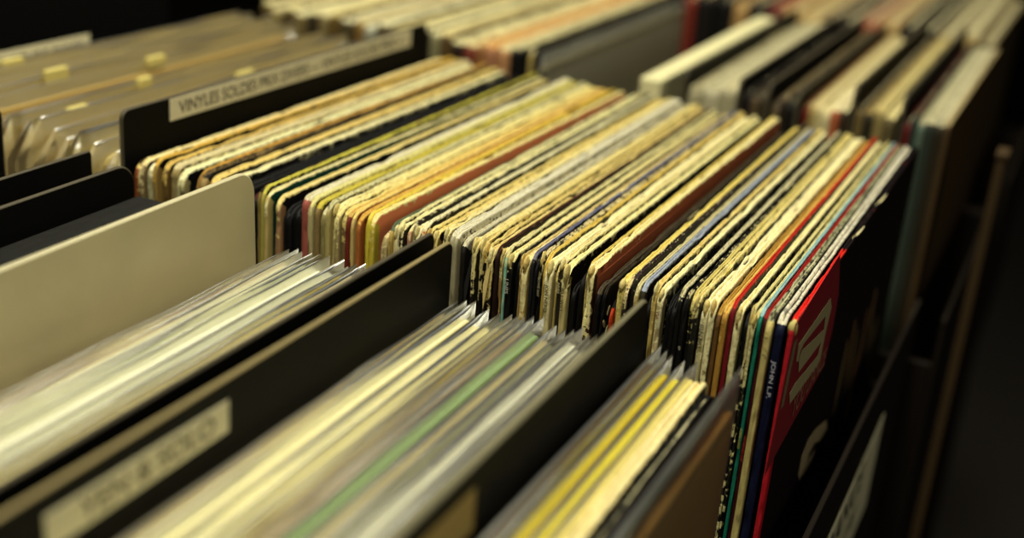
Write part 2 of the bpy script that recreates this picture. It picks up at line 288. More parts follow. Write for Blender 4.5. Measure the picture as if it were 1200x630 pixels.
ROW2 = [
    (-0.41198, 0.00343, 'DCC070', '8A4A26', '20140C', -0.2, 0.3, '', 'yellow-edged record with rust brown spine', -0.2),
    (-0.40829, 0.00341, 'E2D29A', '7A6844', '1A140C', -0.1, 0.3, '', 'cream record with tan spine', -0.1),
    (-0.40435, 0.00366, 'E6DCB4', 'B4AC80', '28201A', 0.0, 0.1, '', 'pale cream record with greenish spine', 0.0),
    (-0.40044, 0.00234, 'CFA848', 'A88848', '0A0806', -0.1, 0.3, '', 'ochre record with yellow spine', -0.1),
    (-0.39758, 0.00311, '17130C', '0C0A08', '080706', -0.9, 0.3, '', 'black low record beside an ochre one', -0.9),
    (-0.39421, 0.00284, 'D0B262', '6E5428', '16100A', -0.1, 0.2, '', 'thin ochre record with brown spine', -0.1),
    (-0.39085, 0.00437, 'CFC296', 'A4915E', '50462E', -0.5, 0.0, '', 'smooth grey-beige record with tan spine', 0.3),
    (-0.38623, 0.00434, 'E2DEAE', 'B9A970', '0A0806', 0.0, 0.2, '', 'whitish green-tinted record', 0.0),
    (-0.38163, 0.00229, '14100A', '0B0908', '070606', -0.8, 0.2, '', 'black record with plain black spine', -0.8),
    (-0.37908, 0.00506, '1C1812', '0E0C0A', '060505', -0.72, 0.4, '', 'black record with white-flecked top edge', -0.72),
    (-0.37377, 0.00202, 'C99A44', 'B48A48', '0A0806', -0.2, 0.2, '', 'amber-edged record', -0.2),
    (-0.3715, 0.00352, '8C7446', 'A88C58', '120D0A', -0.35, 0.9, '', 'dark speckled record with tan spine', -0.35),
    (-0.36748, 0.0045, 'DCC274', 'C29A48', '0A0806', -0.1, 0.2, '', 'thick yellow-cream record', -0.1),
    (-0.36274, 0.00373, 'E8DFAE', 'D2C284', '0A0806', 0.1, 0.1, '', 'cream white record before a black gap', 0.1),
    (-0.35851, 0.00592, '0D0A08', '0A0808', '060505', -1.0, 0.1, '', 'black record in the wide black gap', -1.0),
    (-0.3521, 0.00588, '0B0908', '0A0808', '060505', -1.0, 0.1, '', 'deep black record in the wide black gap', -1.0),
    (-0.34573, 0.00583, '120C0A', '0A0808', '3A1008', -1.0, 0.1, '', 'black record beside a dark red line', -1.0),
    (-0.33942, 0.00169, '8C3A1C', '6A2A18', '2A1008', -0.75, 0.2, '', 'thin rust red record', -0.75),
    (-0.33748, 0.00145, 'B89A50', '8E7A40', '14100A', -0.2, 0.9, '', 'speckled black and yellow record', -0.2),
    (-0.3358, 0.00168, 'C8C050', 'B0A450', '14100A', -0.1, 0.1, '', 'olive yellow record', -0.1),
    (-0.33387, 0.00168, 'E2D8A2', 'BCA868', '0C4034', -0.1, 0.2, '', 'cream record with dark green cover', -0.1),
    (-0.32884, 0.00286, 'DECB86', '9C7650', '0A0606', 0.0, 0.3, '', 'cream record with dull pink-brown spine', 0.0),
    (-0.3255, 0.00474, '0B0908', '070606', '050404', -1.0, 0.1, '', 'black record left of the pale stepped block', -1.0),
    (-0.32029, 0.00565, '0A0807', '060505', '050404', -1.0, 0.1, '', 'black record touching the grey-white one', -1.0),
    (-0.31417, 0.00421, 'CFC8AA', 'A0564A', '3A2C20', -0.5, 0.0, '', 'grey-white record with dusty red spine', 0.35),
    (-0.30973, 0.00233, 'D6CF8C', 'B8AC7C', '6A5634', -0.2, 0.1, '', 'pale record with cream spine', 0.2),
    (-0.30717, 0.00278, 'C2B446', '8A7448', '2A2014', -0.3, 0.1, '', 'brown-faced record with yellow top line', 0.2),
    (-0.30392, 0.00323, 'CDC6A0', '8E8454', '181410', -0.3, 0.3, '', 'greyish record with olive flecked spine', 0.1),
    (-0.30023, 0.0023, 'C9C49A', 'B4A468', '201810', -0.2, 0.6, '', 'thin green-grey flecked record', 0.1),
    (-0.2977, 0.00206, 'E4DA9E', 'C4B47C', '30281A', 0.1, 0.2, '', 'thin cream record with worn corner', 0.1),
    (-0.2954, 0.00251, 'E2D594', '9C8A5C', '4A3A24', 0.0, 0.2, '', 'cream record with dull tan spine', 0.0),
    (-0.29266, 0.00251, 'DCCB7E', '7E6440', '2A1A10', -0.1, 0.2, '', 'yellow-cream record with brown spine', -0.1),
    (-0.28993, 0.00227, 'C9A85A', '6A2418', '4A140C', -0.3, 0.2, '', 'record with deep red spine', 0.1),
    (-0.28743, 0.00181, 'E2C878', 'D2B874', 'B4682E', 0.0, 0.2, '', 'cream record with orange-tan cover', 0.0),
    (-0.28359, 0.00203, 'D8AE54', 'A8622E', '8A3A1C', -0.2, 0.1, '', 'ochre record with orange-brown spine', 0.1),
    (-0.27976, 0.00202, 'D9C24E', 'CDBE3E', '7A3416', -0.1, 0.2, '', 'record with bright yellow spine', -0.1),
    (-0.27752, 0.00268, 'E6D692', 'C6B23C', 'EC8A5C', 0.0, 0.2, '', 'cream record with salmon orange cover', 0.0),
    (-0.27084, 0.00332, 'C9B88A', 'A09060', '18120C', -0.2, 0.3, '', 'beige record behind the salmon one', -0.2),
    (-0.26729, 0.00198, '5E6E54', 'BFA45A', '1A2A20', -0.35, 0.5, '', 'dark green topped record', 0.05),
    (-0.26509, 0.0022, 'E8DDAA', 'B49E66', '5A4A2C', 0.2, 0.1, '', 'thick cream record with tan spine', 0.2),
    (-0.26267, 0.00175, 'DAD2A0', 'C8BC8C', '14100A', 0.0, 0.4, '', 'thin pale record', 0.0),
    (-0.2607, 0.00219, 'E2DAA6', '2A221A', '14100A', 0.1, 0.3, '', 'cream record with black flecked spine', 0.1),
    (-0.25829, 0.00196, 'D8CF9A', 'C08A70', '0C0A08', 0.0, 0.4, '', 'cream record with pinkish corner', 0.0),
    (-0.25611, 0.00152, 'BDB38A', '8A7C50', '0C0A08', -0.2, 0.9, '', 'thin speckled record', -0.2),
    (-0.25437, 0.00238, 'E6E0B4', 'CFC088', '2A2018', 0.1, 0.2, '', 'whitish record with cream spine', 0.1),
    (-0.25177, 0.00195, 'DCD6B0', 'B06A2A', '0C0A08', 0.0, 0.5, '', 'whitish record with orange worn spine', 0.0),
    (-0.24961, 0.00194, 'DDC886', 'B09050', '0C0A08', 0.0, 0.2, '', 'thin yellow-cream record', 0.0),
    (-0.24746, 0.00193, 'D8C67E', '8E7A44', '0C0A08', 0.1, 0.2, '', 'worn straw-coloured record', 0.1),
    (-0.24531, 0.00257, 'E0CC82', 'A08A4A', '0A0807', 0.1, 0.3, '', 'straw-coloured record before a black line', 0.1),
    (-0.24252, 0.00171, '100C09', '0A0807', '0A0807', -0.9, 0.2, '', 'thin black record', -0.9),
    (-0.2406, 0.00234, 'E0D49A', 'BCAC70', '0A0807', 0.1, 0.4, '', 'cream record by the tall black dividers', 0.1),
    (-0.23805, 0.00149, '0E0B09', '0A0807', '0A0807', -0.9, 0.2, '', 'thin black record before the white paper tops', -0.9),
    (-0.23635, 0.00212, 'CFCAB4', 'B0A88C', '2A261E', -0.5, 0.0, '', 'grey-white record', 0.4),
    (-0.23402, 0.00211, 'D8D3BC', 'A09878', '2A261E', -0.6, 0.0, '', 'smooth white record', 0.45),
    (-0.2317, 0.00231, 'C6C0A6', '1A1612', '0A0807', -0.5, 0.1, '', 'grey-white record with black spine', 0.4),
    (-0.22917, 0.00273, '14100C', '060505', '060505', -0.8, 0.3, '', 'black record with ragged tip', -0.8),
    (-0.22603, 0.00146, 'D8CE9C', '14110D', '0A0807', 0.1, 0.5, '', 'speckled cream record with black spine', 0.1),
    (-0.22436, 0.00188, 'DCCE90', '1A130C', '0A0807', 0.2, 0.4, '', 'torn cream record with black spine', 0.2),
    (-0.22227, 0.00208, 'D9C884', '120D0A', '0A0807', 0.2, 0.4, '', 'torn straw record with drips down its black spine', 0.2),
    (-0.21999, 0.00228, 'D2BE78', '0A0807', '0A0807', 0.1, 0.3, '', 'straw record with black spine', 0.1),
    (-0.2175, 0.0031, 'DAC684', '1E120C', '1C0C0A', 0.2, 0.3, '', 'record with torn flap hanging on its dark spine', 0.2),
    (-0.21399, 0.00164, '4A2A1E', '2A1410', '200E0C', -0.4, 0.4, '', 'thin dark maroon record', -0.4),
    (-0.21214, 0.00144, 'DFD49A', 'A0804A', '103428', 0.1, 0.2, '', 'cream record with tan spine and green cover', 0.1),
    (-0.20948, 0.00143, 'D8D09C', '8EC4AE', '0C0A08', 0.0, 0.4, '', 'record with thin mint green spine', 0.0),
    (-0.20784, 0.00326, 'E0D498', '0A0908', '0A0807', 0.1, 0.4, 'LINES', 'cream record with white letters on black spine', 0.1),
    (-0.20438, 0.00223, '2A241E', '0A0908', '0A0807', -0.6, 0.3, '', 'dark record with black spine', -0.6),
    (-0.20195, 0.00101, 'DCC88A', 'A88A54', '1A1512', 0.1, 0.3, '', 'record with tan spine before black leather-like cover', 0.1),
    (-0.20012, 0.00282, 'E0D29A', 'C0A35C', '0A0807', 0.3, 0.4, '', 'record with thick crumbling cream spine', 0.3),
    (-0.1971, 0.00161, '6A6A88', '1A1A22', '0A0A10', -0.4, 0.5, '', 'record with bluish grey top edge', 0.0),
    (-0.19529, 0.0014, '2A2634', '0A0A0C', '0A0A10', -0.5, 0.5, '', 'thin dark violet record', -0.5),
    (-0.19369, 0.0024, 'D2C494', '0A0908', '0A0807', 0.1, 0.8, 'BOWIE DAY', 'flecked record with dotted letters on black spine', 0.1),
    (-0.19109, 0.00159, 'D8BE62', 'B49A48', '0A0807', 0.0, 0.2, '', 'ochre yellow record left of a thick cream one', 0.0),
    (-0.1893, 0.00397, 'E8DFAE', 'D6C894', '1A1612', 0.3, 0.1, 'JON NERO', 'thick cream record with dark letters down its spine', 0.3),
    (-0.18513, 0.00119, 'DCC87C', 'B09C58', '0A0807', 0.0, 0.2, '', 'thin yellow record', 0.0),
    (-0.18374, 0.00237, 'DED29A', '2A241C', '0A0807', 0.1, 0.3, 'ARIES', 'cream record with cream letters on black spine', 0.1),
    (-0.18118, 0.00295, 'E6DEA4', 'C6B67A', '120A08', 0.1, 0.2, 'BILL WILL', 'cream record with dark letters on its pale spine', 0.1),
    (-0.17804, 0.00254, '181210', '0C0908', '0C0706', -0.8, 0.3, '', 'black record with bare black spine', -0.8),
    (-0.1751, 0.00273, '1A110D', '0E0A08', '120808', -0.8, 0.2, '', 'black record before the terracotta one', -0.8),
    (-0.17198, 0.00117, 'D9C66E', 'B09C58', '4A2010', 0.0, 0.2, '', 'thin yellow record left of the terracotta one', 0.0),
    (-0.17062, 0.00406, 'E2D69A', '3A2014', 'A8583A', 0.3, 0.2, '', 'thick torn record with terracotta cover', -0.02),
    (-0.16637, 0.00212, '4A4030', '0A0908', '3A3022', -0.6, 0.2, '', 'record with black spine and cream knob', -0.3),
    (-0.16386, 0.00134, '3C3426', '0C0B09', '2E281C', -0.8, 0.1, '', 'dark record with leaf print and tag', -0.3),
    (-0.15869, 0.00133, 'B85A30', 'C0421C', '1A120E', -0.6, 0.1, '', 'thin record with orange-red spine', -0.6),
    (-0.15698, 0.00304, 'DCCA70', 'C6B268', '0A0807', 0.1, 0.2, '', 'yellow-cream record with worn corner', 0.1),
    (-0.15375, 0.00208, 'D2C08A', '2A201A', '140C0C', 0.0, 0.7, '', 'flecked record with cream torn spine', 0.0),
    (-0.15148, 0.00208, '3A2A2A', '1A1010', '100A0A', -0.4, 0.6, '', 'dark brown flecked record', -0.4),
    (-0.14921, 0.00207, 'C6BC8C', 'B09A5A', '0A0807', 0.0, 0.4, '', 'record with pocked yellow spine', 0.0),
    (-0.14696, 0.00244, '9AA2B4', '2A2418', '140C12', -0.35, 0.5, '', 'record with pale blue top edge', 0.1),
    (-0.14415, 0.00224, '0E0A0A', '0A0707', '0A0707', -0.9, 0.1, '', 'black record behind tall divider tip', -0.9),
    (-0.14172, 0.00205, 'DFCB82', 'BCA45C', '0A0807', 0.1, 0.2, '', 'smooth yellow-cream record', 0.1),
    (-0.13949, 0.00315, 'EAE2B2', 'C4B282', '0A0807', 0.3, 0.1, 'VSA', 'thick cream white record with red letters', 0.3),
    (-0.13597, 0.00221, '100C0A', '080606', '060505', -0.9, 0.2, '', 'black record right of the red-lettered one', -0.9),
    (-0.13357, 0.00239, '0E0B09', '080606', '060505', -0.9, 0.2, '', 'black record in the group of black spines', -0.9),
    (-0.13099, 0.0022, 'CFC8A2', '0A0807', '060505', -0.05, 0.6, '', 'record with wide torn white edge and black spine', -0.05),
    (-0.12861, 0.00128, '0E0B09', '080606', '060505', -0.9, 0.1, '', 'thin black record between torn ones', -0.9),
    (-0.12715, 0.00182, '1C1814', '0A0807', '060505', -0.62, 0.8, 'EP', 'black record with dotted white edge', -0.62),
    (-0.12514, 0.00182, 'D2C47A', '12100C', '0A0807', 0.0, 0.3, '', 'olive cream record with forked corner', 0.0),
    (-0.12315, 0.00254, 'DDD08E', '1C1A14', '0A0807', 0.1, 0.5, '', 'cream record with chipped flecked edge', 0.1),
    (-0.12025, 0.00325, 'EAE2B4', 'C6BA84', '1A1410', 0.4, 0.1, 'BEN BILL', 'very thick cream record with crumbling spine', 0.4),
    (-0.11682, 0.00305, 'E8DFAE', '9A8A5A', '241A10', 0.3, 0.1, '', 'broad cream record joined to the thick one', 0.3),
    (-0.11341, 0.00197, 'B08A3C', '6A4A24', '180E08', -0.3, 0.2, '', 'dull brown record', 0.1),
    (-0.11127, 0.00267, 'D9B860', 'B08438', '14100A', -0.2, 0.1, '', 'smooth ochre record with tan spine', 0.3),
    (-0.10842, 0.00195, 'B8281C', '7A1420', '14100A', -0.42, 0.4, '', 'record with chipped red top edge', 0.0),
    (-0.10629, 0.00318, 'E6DCA8', 'CFC690', '08080A', 0.3, 0.2, '', 'cream record with broad pale spine', 0.3),
    (-0.10276, 0.00211, '181410', '0A0807', '060505', -0.8, 0.2, '', 'black record between two cream ones', -0.8),
    (-0.10047, 0.00158, 'DDD398', '14100C', '060505', 0.2, 0.1, '', 'thin cream record', 0.2),
    (-0.09871, 0.00158, 'E0D69C', '12100C', '060505', 0.2, 0.2, '', 'cream record with narrow black slit', 0.2),
    (-0.09696, 0.00175, '9CC0C4', '1C7A64', '0C2A24', -0.42, 0.4, 'ROBERT FLOOD', 'record with light blue edge and teal spine', 0.0),
    (-0.09504, 0.00191, '9E2420', '3A0A10', '18060A', -0.6, 0.4, 'AWARENESS LIST', 'dark red record with maroon spine', 0.0),
    (-0.09296, 0.00312, '9A9A7A', 'C8B874', '0A0A10', -0.1, 0.8, '', 'grey-green flecked record with torn yellow spine', -0.1),
    (-0.08949, 0.00414, 'D6D0BC', '0C1230', '060610', -0.3, 0.6, 'JOHN L.P.', 'record with white edge and navy spine', 0.1),
    (-0.08398, 0.00257, 'D8281C', 'C01C28', '14080A', -0.85, 0.15, 'RED', 'bright red record with black pictured cover', -0.85),
]
RED_PATCH = [(0.47024, -0.00093), (0.55093, 0.00351), (0.56887, -0.02223), (0.57051, -0.04032), (0.56379, -0.05773), (0.49519, -0.06205), (0.47686, -0.06309), (0.4602, -0.06522)]
LOGO = [(0.48553, -0.0232), (0.48429, -0.01498), (0.49505, -0.01529), (0.54533, -0.01608), (0.55263, -0.02289), (0.54979, -0.03291), (0.549, -0.03647), (0.54822, -0.04697), (0.54438, -0.04888), (0.48766, -0.04388), (0.48316, -0.03712), (0.49289, -0.03613), (0.5392, -0.04204), (0.54172, -0.03621), (0.49571, -0.03252), (0.49177, -0.02574), (0.4946, -0.02177), (0.54253, -0.03046), (0.54006, -0.02281), (0.49628, -0.01917), (0.49102, -0.02034), (0.49009, -0.02506)]
LOGO_LINE = [(0.47362, -0.01004), (0.47811, -0.01028), (0.47371, -0.03807), (0.46955, -0.03816)]
WING = [(0.60798, -0.10665), (0.6177, -0.11634), (0.59757, -0.11388), (0.58086, -0.10711), (0.56951, -0.10763), (0.56649, -0.11383), (0.55475, -0.11543), (0.54837, -0.10876), (0.54899, -0.09945), (0.56048, -0.09522), (0.5775, -0.09757)]
WING2 = [(0.58814, -0.11429), (0.58485, -0.1181), (0.57331, -0.11823), (0.5606, -0.11594), (0.5627, -0.11384), (0.57278, -0.11214)]
TXT = [(0.49679, -0.05533), (0.56666, -0.05666), (0.55619, -0.04799)]

BASE1, BASE2, BASE3 = -.327, -.315, -.315

# ---------------------------------------------------------------- setting: floor, display rack, bins
floor = mesh_obj('floor', *box_verts(-6, 6, -4, 8, -1.2, -1.15), simple('carpet', '2A241E', .95, .5, 60), smooth=False); floor['kind'] = 'structure'
wl = mesh_obj('wall_back', *box_verts(-6, 6, 6.0, 6.1, -1.15, 1.8), simple('dark_paint', '050403', .9, 0, 400, .1), smooth=False); wl['kind'] = 'structure'

wood = simple('dark_stained_wood', '150E08', .7, .3, 60, .15)
tan = simple('varnished_pine', '3E2F1A', .7, .3, 50, .2)
rack = thing('display_rack', 'dark wooden display rack carrying all the record bins', 'rack', (-.45, .8, -1.15))
boxes('rack_top', [(-.55, .405, -.72, .96, .785, .805)], wood, rack)
for px in (-.53, .365):
    for py in (-.68, .92): boxes('leg', [(px, px+.03, py, py+.03, 0, .785)], wood, rack)
boxes('rail', [(-.50, .365, -.672, -.658, .70, .76)], wood, rack); boxes('rail', [(-.50, .365, .928, .942, .70, .76)], wood, rack)

def bin_(label, x0, x1, y0, y1, zb, ztop, right_top):
    zr = -.345
    b = thing('record_bin', label, 'bin', (x0, y0, zr))
    X, Yd, zt = x1-x0, y1-y0, ztop-zr
    boxes('base', [(0, X, 0, Yd, 0, zb-zr-.0002)], wood, b, .001)
    boxes('front_panel', [(0, X, -.0065, -.0002, 0, zt)], wood, b, .001)
    boxes('back_panel', [(0, X, Yd+.0002, Yd+.0065, 0, zt)], wood, b, .001)
    boxes('side_panel', [(-.0065, -.0002, 0, Yd, 0, zt)], wood, b, .001)
    sp = boxes('side_panel', [(X+.0002, X+.0030, 0, Yd, 0, right_top-zr)], simple('grey_brown_panel', '1E1812', .7, .2, 80, .15), b, .001)
    return b, sp
bin_('black wooden bin under the plastic-sleeved records at the front', -.560, -.066, .104, .4495, BASE1, -.17, -.19)
b2, sp2 = bin_('black wooden bin under the sharp centre row, pale label on its side', -.666, -.0665, .4665, .8055, BASE2, -.17, -.104)
bin_('black wooden bin under the first blurred back row', -.70, -.050, .8190, 1.1790, BASE3, -.15, -.12)
bin_('black wooden bin under the farthest blurred row', -.70, -.045, 1.1930, 1.53, BASE3, -.15, -.12)
# label on the centre bin's side panel (parent frame: bin origin)
paper = simple('label_paper', 'E8E0BC', .7); ink = simple('black_ink', '1C1812', .6); goldp = simple('old_label_paper', '9C8446', .7)
lb = boxes('label_card', [(.6062, .6066, .07, .236, .207, .138+.138-.0)], paper, None, 0) if False else None
lab = mesh_obj('label_card', *box_verts(.6030+.0001, .6030+.0005, .070, .2395, .141, .204), paper, sp2, smooth=False)
text_obj('lettering', 'FRANCE', ink, lab, MX(.60355, .080, .182), .105, .018)
text_obj('lettering', 'VARIETE', simple('grey_ink', '6A6048', .6), lab, MX(.60355, .085, .158), .100, .014)

# wooden corner post at the right end of the first back row
pp = thing('wooden_post', 'tan wooden corner post at the dark right end of the back rows', 'post', (-.0405, .845, -.345))
boxes('post_shaft', [(0, .006, 0, .020, 0, .330)], tan, pp, .001)
boxes('post_cap', [(-.001, .007, -.001, .021, .330, .334)], tan, pp, .001)

# ---------------------------------------------------------------- centre row, in focus
inkc = {'LINES': 'C8C8B8', 'BOWIE DAY': 'B8B090', 'JON NERO': '1A1610', 'ARIES': 'CFC498', 'BILL WILL': '14120E', 'VSA': '8A2A2A', 'EP': 'B8B4A0', 'BEN BILL': '2A2418', 'ROBERT FLOOD': 'C8B83C', 'AWARENESS LIST': 'A8301E', 'JOHN L.P.': 'C8C8D0'}
N2 = len(ROW2)
def tilt2(x):     # sideways lean in radians: left end upright, middle leaning a little, right end upright
    u = (x+.417)/.336
    return -.014*math.sin(min(1, max(0, u))*math.pi)**1.0
for i, (x, w, top, spine, face, bias, spk, extra, words, tbias) in enumerate(ROW2):
    nxt = ROW2[i+1][0] if i+1 < N2 else x+w+.01
    t = max(.0009, min(w, (nxt-x))*(.86 if i > N2*.6 else .90))
    rr = random.Random(100+i)
    H = .3155 + rr.uniform(-.0030, .0016)
    black = bias < -.7 and top != 'D8281C'
    if black: H -= rr.uniform(.004, .009)
    if x > -.21 and words.split(',')[0] in ('record with black spine and cream knob', 'dark record with leaf print and tag', 'thin record with orange-red spine'): H = .3075 if 'orange' not in words else .303
    if words == 'beige record behind the salmon one': H -= .004
    if extra == 'RED': H = .315
    y = .471 + rr.uniform(-.002, .0025)
    if black: y += .003
    if extra == 'RED': y = .471
    if 705 < 0: pass
    a = tilt2(x)
    d = x + .417
    lab = '%s, %s from the %s end of the sharp centre row' % (words, ordinal(i+1 if i < N2//2 else N2-i), 'left' if i < N2//2 else 'right')
    ws = lab.split()
    if len(ws) > 16: lab = '%s, %s from %s end, sharp centre row' % (words, ordinal(i+1 if i < N2//2 else N2-i), 'left' if i < N2//2 else 'right')
    root = thing('vinyl_record', lab, 'record', (x - H*math.sin(a), y, BASE2), (0, a, {'cream record with salmon orange cover': -.0105, 'cream record with dark green cover': -.008}.get(words, 0)), 'records in the sharp centre row')
    L = .315
    if black: bias -= .15; tbias -= .15; spk *= .4
    m1 = card_mat('worn_cover', top, face, tbias+.25, spk, i*1.7+.3) if extra != 'RED' else card_mat('red_edged_cover', top, face, .12, .05, 3.3, .098)
    tc_ = lin(top); creamy = tc_[0]*.3+tc_[1]*.6 > .38 and tc_[2] < tc_[0]
    m2 = card_mat('worn_spine', top if creamy and bias > -.3 else spine, spine, bias-.22 + (.25 if bias > .15 else 0) - (.3 if extra in inkc else 0), spk*.7, i*2.3+.9)
    knob = .0
    if bias >= .1 and not black: knob = rr.uniform(.04, .16); t /= 1+knob*.9
    jacket(root, t, L, H, rr.uniform(.006, .0085), .0021, m1, m2, i+.5, rough=.00022+.00028*max(0, bias+.25), sleeve=(None if bias < -.85 else rr.choice(['D8CFA0', 'C8BE90', 'E0D8B4', '3A3020'])), knob=knob)
    if extra in inkc:
        hgt = min(t*.62, .0045); n = len(extra)
        wd = hgt*n*.85
        zt = H-{'ROBERT FLOOD': .052, 'AWARENESS LIST': .054, 'EP': .022, 'JOHN L.P.': .018}.get(extra, .010)
        if extra in ('JON NERO', 'BILL WILL', 'ARIES', 'BEN BILL'): zt = H-.009
        if extra == 'VSA': zt = H-.008
        text_obj('spine_lettering', extra, simple('spine_ink_'+extra.split()[0].lower(), inkc[extra], .5), root, MS(t*.5-hgt/2, -.0012, zt), wd, hgt, .0)
    if bias >= .1 and not black and extra != 'RED':
        # crumbled board at the worn near corner
        nb = 9; mt = 12; V, F = [], []; lw = rr.uniform(.35, .5)*t; hh = rr.uniform(.0025, .0050); cz = H-hh*.75; cyy = .0022
        for a_ in range(nb):
            for b_ in range(mt):
                th, ph = math.pi*a_/(nb-1), 2*math.pi*b_/mt
                q = 1+.34*noise.noise((a_*.9+i, b_*.9, i*1.7)) if 0 < a_ < nb-1 else 1
                ql = min(q, 1.05)
                V.append((t/2+lw*ql*math.sin(th)*math.cos(ph), cyy+.0031*q*math.sin(th)*math.sin(ph), cz+hh*q*math.cos(th)))
        for a_ in range(nb-1):
            for b_ in range(mt): F.append((a_*mt+b_, (a_+1)*mt+b_, (a_+1)*mt+(b_+1) % mt, a_*mt+(b_+1) % mt))
        mesh_obj('worn_corner', V, F, simple('crumbled_board', rr.choice(['D8C47C', 'D0B468', 'DCCE90']), .85, 1.0, 700), root)
    if words.startswith('dark record with leaf print'):
        for k in range(7):      # pale leaves printed up the front of the cover
            V, F = [], []; cz = H-.012-.0046*k; cy = .0042+(-1)**k*.0021; sg = (-1)**k
            for q in range(10):
                an = q/10*2*math.pi; yy = cy+.0013*math.cos(an)+sg*.0010*math.sin(an); zz = cz+.0021*math.sin(an)
                V += [(t+.0003, yy, zz), (t+.0001, yy, zz)]
            F.append(tuple(2*q for q in range(10))); F.append(tuple(2*q+1 for q in range(9, -1, -1)))
            F += [(2*q, 2*((q+1) % 10), 2*((q+1) % 10)+1, 2*q+1) for q in range(10)]
            mesh_obj('leaf_print', V, F, simple('leaf_print', 'C8BA80', .7), root, smooth=False)
    if words.startswith('dark record with leaf print'):
        v, f = box_verts(t+.0002, t+.0005, .112, .128, H-.016, H-.0006)
        mesh_obj('price_tag', v, f, simple('tag_paper', 'CFC48C', .7), root, smooth=False)
    if words.startswith('black record with ragged tip') or words.startswith('record with torn flap'):
        V = [(t*.2, .002, H-.004), (t*.8, .001, H-.003), (t*.95, -.0035, H-.017), (t*.55, -.004, H-.026), (t*.15, -.003, H-.015)]
        V2 = [(a_, b_+.0004, c_) for a_, b_, c_ in V]
        o = mesh_obj('torn_flap', V+V2, [(0, 1, 2, 3, 4), (9, 8, 7, 6, 5)]+[(k, (k+1) % 5, (k+1) % 5+5, k+5) for k in range(5)], simple('bare_board', 'D0BC7C' if 'flap' in words else '14100C', .8), root, smooth=False)
    if extra == 'RED':
        def patch(name, pts, col, off, par=root):
            xx = t+off; V = [(xx, y_-y, z_-BASE2) for y_, z_ in pts]; n = len(V)
            V += [(xx-.00012, b_, c_) for a_, b_, c_ in V]
            F = [tuple(range(n)), tuple(range(2*n-1, n-1, -1))]+[(k, k+n, (k+1) % n+n, (k+1) % n) for k in range(n)]
            return mesh_obj(name, V, F, simple('print_'+name, col, .55), par, smooth=False)
        rp = patch('red_print', RED_PATCH, '94202A', .0002)
        patch('logo', LOGO, 'BCAE80', .0005, rp); patch('logo_line', LOGO_LINE, '8E8260', .0005, rp)
        patch('wing_print', WING, 'B09C78', .0003); patch('wing_print', WING2, 'B09C78', .0003)
        p0, p1, p2 = [Vector((0, q[0]-y, q[1]-BASE2)) for q in TXT]
        u = (p1-p0); wdt = u.length; u.normalize(); vv = Vector((0, -u.z, u.y))
        M = Matrix(((0, 0, 1, t+.0005), (u.y, vv.y, 0, p0.y), (u.z, vv.z, 0, p0.z), (0, 0, 0, 1)))
        text_obj('lettering', 'YOU DANCE', simple('pink_ink', 'B87860', .6), rp, M, wdt*.95, .010, 0)
        # faint pictured figures on the black cover
        for k in range(9):
            yy = .16+.016*k+rnd.uniform(-.004, .004); zz = H-.06-.02*rnd.random()*3; hh = rnd.uniform(.02, .06); ww = rnd.uniform(.002, .006)
            pts = [(yy+y, zz+BASE2), (yy+ww+y, zz-.004+BASE2), (yy+ww*1.3+y, zz-hh*.6+BASE2), (yy+ww*.4+y, zz-hh+BASE2), (yy-ww*.5+y, zz-hh*.5+BASE2)]
            patch('figure_print', pts, rnd.choice(['9A8454', '84683E', '7A6A48', 'A87C4C']), .0003)
        V, F = [], []
        for a_ in range(7):
            for b_ in range(10):
                th, ph = math.pi*a_/6, 2*math.pi*b_/10; q = 1+.25*noise.noise((a_*1.3, b_*1.1, 5))
                V.append((t/2+.0019*q*math.sin(th)*math.cos(ph), .0028+.0026*q*math.sin(th)*math.sin(ph), H-.0045+.0042*q*math.cos(th)))
        for a_ in range(6):
            for b_ in range(10): F.append((a_*10+b_, (a_+1)*10+b_, (a_+1)*10+(b_+1) % 10, a_*10+(b_+1) % 10))
        mesh_obj('worn_corner', V, F, simple('bare_board_corner', 'D8C878', .8, .6, 500), root)
        # torn bright tips on the far edge
        for (yy, hh) in ((.118, .006), (.178, .007)):
            V = [(t*.3, yy, H-.001), (t*.9, yy+.012, H-.0005), (t+.0012, yy+.014, H+hh*.3), (t*.9+.0008, yy+.004, H+hh*.1)]
            V2 = [(a_+.0003, b_, c_-.0003) for a_, b_, c_ in V]
            mesh_obj('torn_edge', V+V2, [(0, 1, 2, 3), (7, 6, 5, 4)]+[(k, (k+1) % 4, (k+1) % 4+4, k+4) for k in range(4)], simple('bare_board_light', 'D8CC98', .8), root, smooth=False)

# ---------------------------------------------------------------- black label divider left of the centre row
blk = simple('black_divider_plastic', '0B0A08', .65, .15, 200, .12)
blk_edge = simple('scuffed_divider_edge', '4A4230', .6, .3, 300)
def divider(label, x, y_near, L, ztop, base, tilt=0, t=.0022, r=.004, far_r=None, mat=blk, edge=blk_edge, bow=0, name='record_divider', cat='divider', group=None):
    H = ztop-base
    root = thing(name, label, cat, (x - H*math.sin(tilt), y_near, base), (0, tilt, 0), group)
    sheet('panel', t, L, H, r, mat, root, far_r=far_r, rimmat=edge, bow=bow)
    return root, H, t
d, H, t = divider('tall black divider lettered VINYLES SOLDES PRIX DIVERS on a white strip', -.4195, .470, .307, .0235, BASE2, 0, .0024, .005)
lc = mesh_obj('label_card', *box_verts(t+.0001, t+.0004, .035, .283, H-.0125, H-.0010), paper, d, smooth=False)
text_obj('lettering', 'VINYLES SOLDES PRIX DIVERS \u2014 VINYLES SOLDES PRIX \u2014', ink, lc, MX(t+.00045, .042, H-.0100), .232, .0066, 0)

